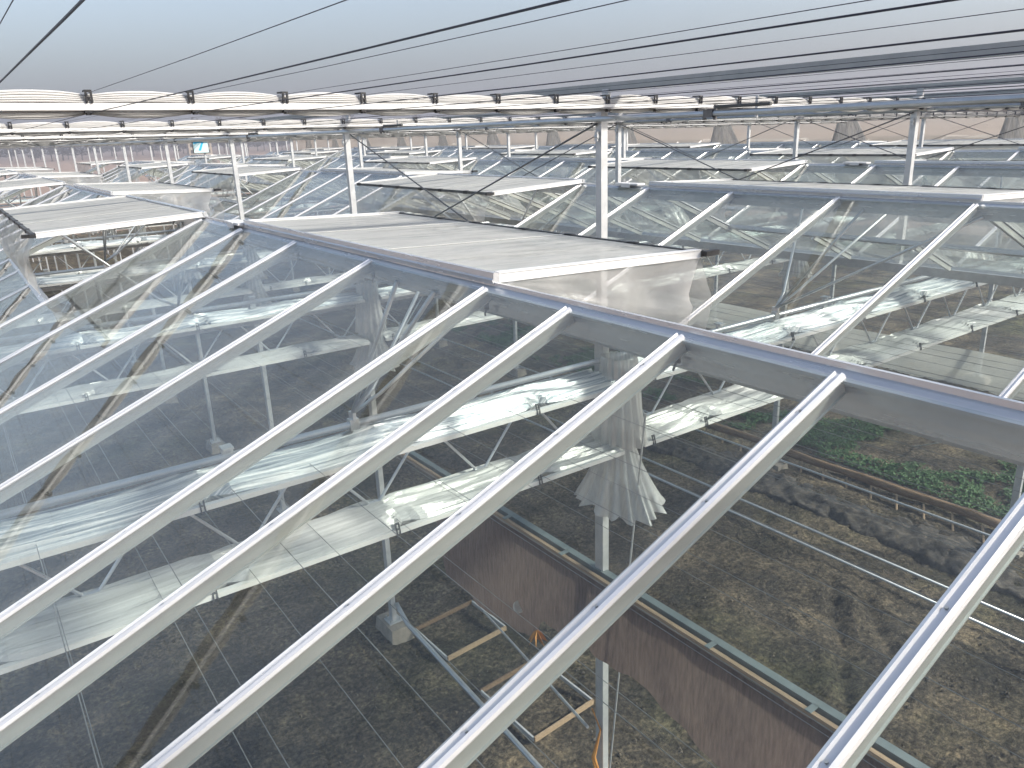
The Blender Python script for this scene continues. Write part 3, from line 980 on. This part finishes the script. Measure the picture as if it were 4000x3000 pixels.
# ------------------------------------------------------------------ vent drive tubes and push rods
rod_n = 0
tube_br = MB().box(-0.030, 0.030, -0.010, 0.010, -0.15, 0.055).box(-0.03, 0.03, -0.035, 0.035, 0.045, 0.058).mesh('tube_bracket', 'galv')
sl_me = MB().box(-0.028, 0.028, -0.024, 0.024, -0.03, 0.035).box(-0.010, 0.010, -0.03, 0.03, 0.03, 0.075).mesh('slide_block', 'brightrod')
for j in range(0, 8):
    y = YT + 4 * j
    x0, x1 = XG - TL, XG + 2 * TL
    e = empty('drive_tube', (0, y - 0.03, Z(-1.585)), f'bright round vent drive tube across the spans above the {ORD[j]} truss line', 'tube', 'vent drive tubes')
    put('tube', MB().tube([(x0, 0, 0), (x1, 0, 0)], 0.021, 12).mesh('tube', 'brightrod', True), e)
    for k in range(-1, 5):
        put('tube_bracket', tube_br, e, (ridge_x(k) - 0.72, 0, 0))
        put('tube_bracket', tube_br, e, (ridge_x(k) + 0.72, 0, 0))
    for k in range(0, 5):
        xr = ridge_x(k)
        if y < 0.33 * xr - 1.5:
            continue
        s = 1 if j % 2 == 0 else -1
        vx, vzz = xr + s * 1.0, ZR + vz(1.0) - 0.02
        ax, ay, az = xr, y - 0.03, -1.52
        lab = f'pair of bright vent push rods rising to the open vent, {ORD[k]} ridge, {ORD[j]} truss line' if j < 4 else 'distant pair of bright vent push rods'
        pr_ = empty('vent_push_rods', (ax, ay, Z(az)), lab, 'push rod', 'vent push rods' if j < 4 else 'distant vent push rods')
        put('slide_block', sl_me, pr_, (0, 0, -0.065))
        for dy in (-0.535, 0.465):
            put('rod', MB().tube([(0, 0, 0), (s * 0.16, dy * 0.1, 0.10), (vx - ax, dy, vzz - az)], 0.0115, 8).mesh('rod', 'brightrod', True), pr_)
        for dy, zz in ((-0.70, -0.66), (-1.55 if k else -1.05, -0.66)):
            put('stay', MB().tube([(0, 0, 0.0), (0.0, dy, zz - az)], 0.011, 8).mesh('stay', 'brightrod', True), pr_)

# ------------------------------------------------------------------ plastic film wrapped round the columns
def film(seed, h1, h2, r0, r1, r2, pleats):
    """pleated clear film: a gathered upper sleeve and a flared skirt"""
    rr = random.Random(seed)
    ph = [rr.uniform(0, 6.28) for _ in range(4)]
    mb = MB()
    def sleeve(u, v):
        a = 2 * math.pi * u
        r = r0 + (r1 - r0) * v
        r *= 1 + 0.10 * math.sin(pleats * a + ph[0]) + 0.12 * noise.noise(Vector((math.cos(a) * 1.5, math.sin(a) * 1.5, v * 2 + seed)))
        return (r * math.cos(a) * 0.8, r * math.sin(a), -h1 * v + 0.02 * noise.noise(Vector((a, v * 3, seed))))
    def skirt(u, v):
        a = 2 * math.pi * u
        r = r1 * 0.62 + (r2 - r1 * 0.62) * (v ** 1.35)
        r *= 1 + (0.05 + 0.10 * v) * math.sin(pleats * 1.0 * a + ph[1]) + (0.08 + 0.2 * v) * noise.noise(Vector((math.cos(a) * 2, math.sin(a) * 2, seed + 9)))
        rag = 0.10 * noise.noise(Vector((a * 1.8, 2, seed))) * (1 if v > 0.9 else v * 0.6)
        return (r * math.cos(a) * 0.75, r * math.sin(a), -h1 * 0.97 - (h2 + rag) * v)
    mb.grid(sleeve, 72, 16)
    mb.grid(skirt, 72, 18)
    return mb
fm = [film(1, 0.62, 0.52, 0.13, 0.20, 0.34, 16).mesh('column_film', 'film', True), film(5, 0.45, 0.62, 0.08, 0.15, 0.26, 12).mesh('column_film', 'film', True), film(8, 0.55, 0.45, 0.10, 0.17, 0.24, 14).mesh('column_film', 'film', True)]
for g in (0, 2):
    for j in range(0, 7):
        y = YT + 4 * j
        x = gut_x(g)
        if y < 0.3 * x - 1:
            continue
        lab = ('crumpled clear plastic film hanging in a flared skirt round the column below the main vent' if (g, j) == (0, 0) else
               f'clear plastic film hanging round the {ORD[j]} column of the {row_word[g // 2]} column row')
        tag(put('column_film', fm[0 if (g, j) == (0, 0) else (j + g) % 2 + 1], None, (x - 0.02, y - 0.20, Z(-1.52)), (0, 0, 0.6 * j)), lab, 'plastic film', 'film round the columns')

# ------------------------------------------------------------------ partition below the first gutter: steel beam, pine batten, brown cloth
e = empty('partition', (XG - 0.10, 0, Z(-3.33)), 'hanging brown cloth partition with pine batten and grey beam below the glass', 'partition')
put('pine_batten', MB().box(-0.016, 0.016, -0.9, 7.9, -0.022, 0.022).mesh('pine_batten', 'wood'), e)
put('steel_beam', MB().box(0.055, 0.115, -0.9, 7.9, -0.03, 0.03).mesh('steel_beam', 'greybeam'), e)
for y in (0.6, 1.35, 2.1, 2.86, 3.6, 4.4, 5.2, 6.0):
    put('batten_clip', MB().box(-0.022, 0.06, y - 0.02, y + 0.02, 0.023, 0.030).mesh('batten_clip', 'greybeam'), e)
def low(y):
    pts = [(-0.9, -0.85), (1.5, -0.85), (2.75, -0.80), (3.4, -0.62), (3.95, -0.66), (4.65, -0.72), (4.8, -1.0), (5.5, -1.10), (6.3, -1.05), (6.45, -0.55)]
    for (a, za), (b, zb) in zip(pts, pts[1:]):
        if a <= y <= b:
            return za + (zb - za) * (y - a) / (b - a)
    return -0.5
def curtain(u, v):
    y = -0.9 + 7.33 * u
    z = -0.015 + (low(y) + 0.05 * noise.noise(Vector((y * 5, 1, 2)))) * v
    return (-0.020 - 0.02 * v + 0.008 * v * math.sin(y * 11 + 2 * noise.noise(Vector((y, v * 2, 0)))) + 0.02 * noise.noise(Vector((y * 3, v * 3, 7))), y, z)
put('brown_cloth', MB().grid(curtain, 150, 16).mesh('brown_cloth', 'cloth', True), e)

# low white wall and the beige side curtain beyond the fifth roof
def lowfilm(u, v):
    y = 2 + 58 * u
    return (-0.45 + 0.35 * v ** 0.7 + 0.04 * noise.noise(Vector((y * 1.1, v * 2, 1))), y, -0.05 + 0.85 * v + 0.03 * noise.noise(Vector((y * 0.7, 3, v))))
tag(put('skirting_film', MB().grid(lowfilm, 160, 8).mesh('skirting_film', 'lowwall', True), None, (gut_x(4) - 0.1, 0, 0)), 'long low band of white film along the far side of the soil', 'plastic film')
def sidecurtain(u, v):
    y = 4 + 47 * u
    return (0.03 * math.sin(y * 1.57) + 0.03 * noise.noise(Vector((y * 1.3, v * 2, 3))), y, 0.21 - 1.55 * v)
tag(put('side_curtain', MB().grid(sidecurtain, 240, 5).mesh('side_curtain', 'curtain', True), None, (gut_x(4) + 0.12, 0, ZC)), 'long beige translucent side curtain hanging behind the fifth roof', 'curtain')
def bundle_film(u, v):
    a = 2 * math.pi * u
    r = 0.15 + 0.09 * v ** 1.4
    r *= 1 + 0.13 * math.sin(17 * a) * (0.6 + 0.6 * v) + 0.10 * noise.noise(Vector((math.cos(a) * 2, math.sin(a) * 2, v)))
    rag = 0.07 * noise.noise(Vector((a * 2, 1, 1))) * v
    return (0.45 * r * math.cos(a), r * math.sin(a) * 1.35 - 0.30 * max(0, math.sin(a - 2.6)) * v, 0.05 - (0.74 + rag) * v)
bf = MB().grid(bundle_film, 90, 12).mesh('film_bundle', 'hang', True)
for q in range(0, 11):
    y = 8.0 + 4 * q
    lab = f'gathered grey film bundle on the beige curtain, {ORD[q]} from the right' if q < 8 else 'small distant film bundle on the beige curtain'
    tag(put('film_bundle', bf, None, (gut_x(4) - 0.1, y, ZC), (0, 0, 0), (1, 1 + 0.1 * (q % 3), 1)), lab, 'film bundle', 'film bundles' if q < 8 else 'distant film bundles')

# ------------------------------------------------------------------ sign on a far post
sgn = empty('sign_board', (gut_x(1) - 0.12, 28.03 - 0.06, Z(-0.15)), 'small cyan and white sign board on a distant post', 'sign')
put('board', MB().box(-0.235, 0.235, -0.02, 0.02, -0.19, 0.17).mesh('board', 'signwhite'), sgn)
put('printed_band', MB().add([(-0.09, -0.0235, -0.12), (-0.01, -0.0235, -0.12), (0.10, -0.0235, 0.13), (0.03, -0.0235, 0.13)], [(0, 1, 2, 3)]).mesh('printed_band', 'cyan'), sgn)
put('printed_band', MB().add([(-0.225, -0.0235, 0.09), (0.03, -0.0235, 0.132), (0.225, -0.0235, 0.132), (0.225, -0.0235, 0.16), (-0.225, -0.0235, 0.16)], [(0, 1, 2, 3, 4)]).mesh('printed_band', 'cyan'), sgn)
put('hanger', MB().box(-0.05, 0.05, -0.015, 0.015, 0.17, 0.26).mesh('hanger', 'black'), sgn)
put('frame_edge', MB().box(-0.262, -0.236, -0.022, 0.03, -0.19, 0.18).box(-0.262, 0.235, -0.022, 0.022, -0.215, -0.191).mesh('frame_edge', 'dark'), sgn)

# ------------------------------------------------------------------ things on and above the floor
tag(put('floor_pipe', MB().tube([(0.03, 7.95, 0.46), (0.02, 7.8, 0.40), (0.0, 7.6, 0.35), (-0.05, 6.4, 0.35), (-0.12, 4.6, 0.35), (-0.14, 2.0, 0.35)], 0.03, 10).mesh('floor_pipe', 'pipe', True), None, (XG, 0, 0)), 'grey floor pipe running from the second column foot towards the camera', 'pipe')
for q, x in enumerate((9.62, 9.17)):
    tag(put('heating_pipe', MB().tube([(x, 1, 0.25), (x + 0.05, 14, 0.25), (x + 0.05, 40, 0.25)], 0.020, 10).mesh('heating_pipe', 'pipe', True)), ['pale heating pipe above the soil, farther of the close pair', 'pale heating pipe above the soil, nearer of the close pair'][q], 'pipe', 'pair of heating pipes')

def timber_frame(cx, cy, w, d, rot, label):
    e = empty('planting_frame', (cx, cy, 0.06), label, 'wooden frame', 'timber frames on the soil')
    e.rotation_euler = (R(1.5), R(-1), rot)
    put('plank', MB().box(-w / 2, w / 2, -d / 2 - 0.012, -d / 2 + 0.012, 0, 0.06).mesh('plank', 'wood'), e)
    put('plank', MB().box(-w / 2, w / 2, d / 2 - 0.012, d / 2 + 0.012, 0, 0.05).mesh('plank', 'bark'), e)
    put('plank', MB().box(-w / 2 - 0.010, -w / 2 + 0.010, -d / 2 + 0.013, d / 2 - 0.013, 0, 0.05).mesh('plank', 'galv'), e)
    put('plank', MB().box(w / 2 - 0.010, w / 2 + 0.010, -d / 2 + 0.013, d / 2 - 0.013, 0, 0.05).mesh('plank', 'galv'), e)
timber_frame(4.28, 7.45, 0.90, 0.75, 0.05, 'rectangular timber frame lying on soil beside the brown cloth, the farther one')
timber_frame(4.28, 5.85, 0.85, 0.95, 0.05, 'rectangular timber frame lying on soil, the nearer one')
tag(put('leaning_rod', MB().tube([(4.55, 7.3, 0.3), (4.05, 6.2, 0.9), (3.1, 3.6, 1.9)], 0.012, 8).mesh('leaning_rod', 'galv')), 'thin bright rod slanting over the timber frames', 'rod')
tag(put('brace_cable', MB().tube([(XG - 0.06, 3.52, Z(-1.85)), (XG - 0.06, 3.68, Z(-3.32)), (XG - 0.06, 3.86, Z(-5.1)), (XG - 0.06, 3.92, Z(-5.9))], 0.007, 6).mesh('brace_cable', 'galv')), 'twisted steel cable hanging down beside the film wrapped column', 'cable')
tag(put('foam_disc', MB().tube([(0, 0, 0), (0, 0, 0.025)], 0.055, 14).mesh('foam_disc', 'plate'), None, (3.47, 4.98, Z(-4.10)), (R(50), 0, 0.3)), 'small pale round disc on the lower edge of the brown cloth', 'disc')
lf = MB()
for q in range(7):
    a = 0.9 * q
    lf.add([(0, 0, 0), (0.05 * math.cos(a), 0.05 * math.sin(a), -0.04), (0.09 * math.cos(a + 0.3), 0.09 * math.sin(a + 0.3), -0.13), (0.02 * math.cos(a + 0.6), 0.03, -0.10)], [(0, 1, 2, 3)])
tag(put('dry_leaf', lf.mesh('dry_leaf', 'orange'), None, (3.49, 4.72, Z(-4.20))), 'dry orange leaf cluster hanging from the brown cloth corner', 'leaf')
tag(put('dry_tendril', MB().tube([(0, 0, 0.9), (0.04, -0.06, 0.7), (-0.03, -0.05, 0.45), (0.0, -0.1, 0.2), (0.03, -0.1, -0.1)], [0.006, 0.008, 0.02, 0.028, 0.012], 6).mesh('dry_tendril', 'orange'), None, (XG - 0.08, 4.06, 0.62)), 'dry orange tendril hanging on the nearest column foot', 'plant')

# log border with stakes beside the weeds
e = empty('log_border', (11.95, 0, 0), 'long bare log on slanting stakes bordering the green weeds', 'log')
pts = [(0.03 * math.sin(q * 0.9), 4.2 + 0.55 * q, 0.22 + 0.012 * math.sin(q * 1.7)) for q in range(12)]
put('log', MB().tube(pts, [0.07 + 0.012 * math.sin(q * 2.1) for q in range(12)], 9).mesh('log', 'bark', True), e)
for q in range(13):
    y = 4.5 + 0.45 * q
    put('stake', MB().tube([(-0.34, y - 0.10, 0.0), (-0.08, y + 0.06, 0.16)], 0.020, 6).mesh('stake', 'wood'), e)
put('side_log', MB().tube([(0.32, 4.3, 0.10), (0.30, 6.0, 0.12), (0.26, 7.2, 0.10)], 0.05, 8).mesh('side_log', 'bark', True), e)
tag(put('edge_pipe', MB().tube([(0, 1, 0.22), (0.02, 9, 0.22), (0, 24, 0.22)], 0.02, 8).mesh('edge_pipe', 'pipe', True), None, (11.5, 0, 0)), 'single grey pipe over the dark soil ridge beside the log', 'pipe')
tag(put('cane', MB().tube([(14.3, 6.9, 0.05), (13.2, 5.6, 0.9), (11.8, 4.1, 1.8)], 0.012, 6).mesh('cane', 'galv')), 'thin pale rod leaning across the green weeds', 'rod')

def heap(u, v):
    y = 3.2 + 7.6 * u
    x = -0.55 + 1.1 * v
    edge = min(1, 8 * u, 8 * (1 - u))
    z = 0.02 + 0.11 * edge * max(0, math.cos(x * 2.7)) + 0.07 * noise.noise(Vector((x * 5, y * 5, 3))) + 0.05 * noise.noise(Vector((x * 11, y * 11, 7)))
    return (x + 0.12 * noise.noise(Vector((y * 1.5, v * 3, 9))), y, z - (0.12 if v in (0, 1) or u in (0, 1) else 0))
struct(put('dark_earth', MB().grid(heap, 130, 22).mesh('dark_earth', 'darkearth', True), None, (11.0, 0, 0)))

# green weeds: leaf clumps too many to count
wbm = MB()
def leaf(mb, x, y, z, L, a, tilt, wd=0.32):
    d = Vector((math.cos(a) * math.cos(tilt), math.sin(a) * math.cos(tilt), math.sin(tilt)))
    s = Vector((-math.sin(a), math.cos(a), 0)) * L * wd
    p = Vector((x, y, z))
    mb.add([p, p + d * L * 0.45 + s, p + d * L + Vector((0, 0, -L * 0.2)), p + d * L * 0.45 - s], [(0, 1, 2, 3)])
for _ in range(17000):
    x, y = rng.uniform(12.6, 15.2), rng.uniform(3.5, 22)
    w = noise.noise(Vector((x * 0.75, y * 0.55, 21))) + 0.45 * noise.noise(Vector((x * 2.2, y * 2.2, 5)))
    if w < 0.04 + (0.15 if x > 14.4 else 0):
        continue
    z = soil_z(x, y)
    for q in range(rng.randint(4, 7)):
        leaf(wbm, x + rng.uniform(-0.05, 0.05), y + rng.uniform(-0.05, 0.05), z + rng.uniform(0.0, 0.06), rng.uniform(0.035, 0.08), rng.uniform(0, 6.28), rng.uniform(0.1, 0.9))
o = put('green_weeds', wbm.mesh('green_weeds', 'leaf'))
o['kind'] = 'stuff'
tag(o, 'patches of low dark green weeds on the soil at the right', 'weeds')
sbm = MB()
for _ in range(7000):
    x, y = rng.uniform(0.5, 13), rng.uniform(2, 13)
    if noise.noise(Vector((x * 0.6, y * 0.6, 33))) < 0.1:
        continue
    leaf(sbm, x, y, soil_z(x, y) + 0.004, rng.uniform(0.02, 0.06), rng.uniform(0, 6.28), rng.uniform(0.0, 0.5), 0.10)
o = put('dry_straw', sbm.mesh('dry_straw', 'grassdry'))
o['kind'] = 'stuff'
tag(o, 'scattered dry straw bits on the bare soil', 'straw')

# ------------------------------------------------------------------ beyond the greenhouse: trees and a house
def crown(seed, w, h):
    rr = random.Random(seed)
    mb = MB()
    for _ in range(520):
        a, t = rr.uniform(0, 6.28), rr.random()
        r = w * (0.25 + 0.75 * math.sin(math.pi * min(1, 0.12 + t * 0.85))) * math.sqrt(rr.random()) * (1 + 0.35 * noise.noise(Vector((math.cos(a) * 2, math.sin(a) * 2, t * 3 + seed))))
        leaf(mb, r * math.cos(a), r * math.sin(a), h * (0.22 + 0.78 * t), rr.uniform(0.7, 1.5), rr.uniform(0, 6.28), rr.uniform(-0.3, 1.3))
    return mb
cr = [crown(s, w, h).mesh('crown', 'treecrown') for s, w, h in ((1, 3.6, 11), (2, 3.0, 13), (3, 4.4, 10))]
tk = MB().tube([(0, 0, 0), (0.1, 0, 3), (0, 0.1, 7)], [0.28, 0.2, 0.06], 7).tube([(0.05, 0, 3), (1.4, 0.3, 6)], [0.1, 0.03], 5).tube([(0.05, 0, 2.6), (-1.3, -0.4, 5.6)], [0.1, 0.03], 5).mesh('trunk', 'trunk')
for q in range(84):
    d = rng.uniform(430, 560)
    ang = R(96 - 40 * (q + rng.random()) / 84)
    x, y = d * math.cos(ang), d * math.sin(ang)
    t = empty('bare_tree', (x, y, -0.12), 'bare winter tree in the hazy tree line on the horizon', 'tree', 'trees on the horizon')
    s = rng.uniform(0.8, 1.25) * (1.25 if ang < R(76) else 1.0)
    t.scale = (s * 1.25, s * 1.25, s)
    t.rotation_euler = (0, 0, rng.uniform(0, 6.28))
    put('crown', cr[q % 3], t)
    put('trunk', tk, t)
hd = Vector((math.cos(R(75.2)), math.sin(R(75.2)), 0)) * 400
hs = empty('house', (hd.x, hd.y, -0.12), 'small cream house with rows of windows on the horizon', 'house')
hs.rotation_euler = (0, 0, R(-8))
put('wall', MB().box(-5, 5, 0, 8, 0, 9.2).mesh('wall', 'house'), hs)
put('roof', MB().box(-5.3, 5.3, -0.3, 8.3, 9.2, 9.6).mesh('roof', 'concrete'), hs)
for r_ in range(3):
    for c in range(4):
        x, z = -3.6 + 2.4 * c, 1.4 + 2.7 * r_
        w = put('window', MB().box(x - 0.6, x + 0.6, -0.06, 0.0, z, z + 1.5).mesh('window', 'housewin'), hs)

# ------------------------------------------------------------------ winter haze
hm, hnt = new_mat('winter_haze')
ho = nd(hnt, "ShaderNodeOutputMaterial")
hv = nd(hnt, "ShaderNodeVolumePrincipled")
hv.inputs['Color'].default_value = (0.62, 0.62, 0.68, 1)
hv.inputs['Density'].default_value = 0.0019
hv.inputs['Anisotropy'].default_value = 0.2
hnt.links.new(hv.outputs[0], ho.inputs['Volume'])
M['haze'] = hm
hz_o = put('haze', MB().box(-1720, 2320, -320, 2520, -1.2, 24).mesh('haze', 'haze'))
hz_o['kind'] = 'stuff'
tag(hz_o, 'thin pale winter haze over the fields', 'haze')
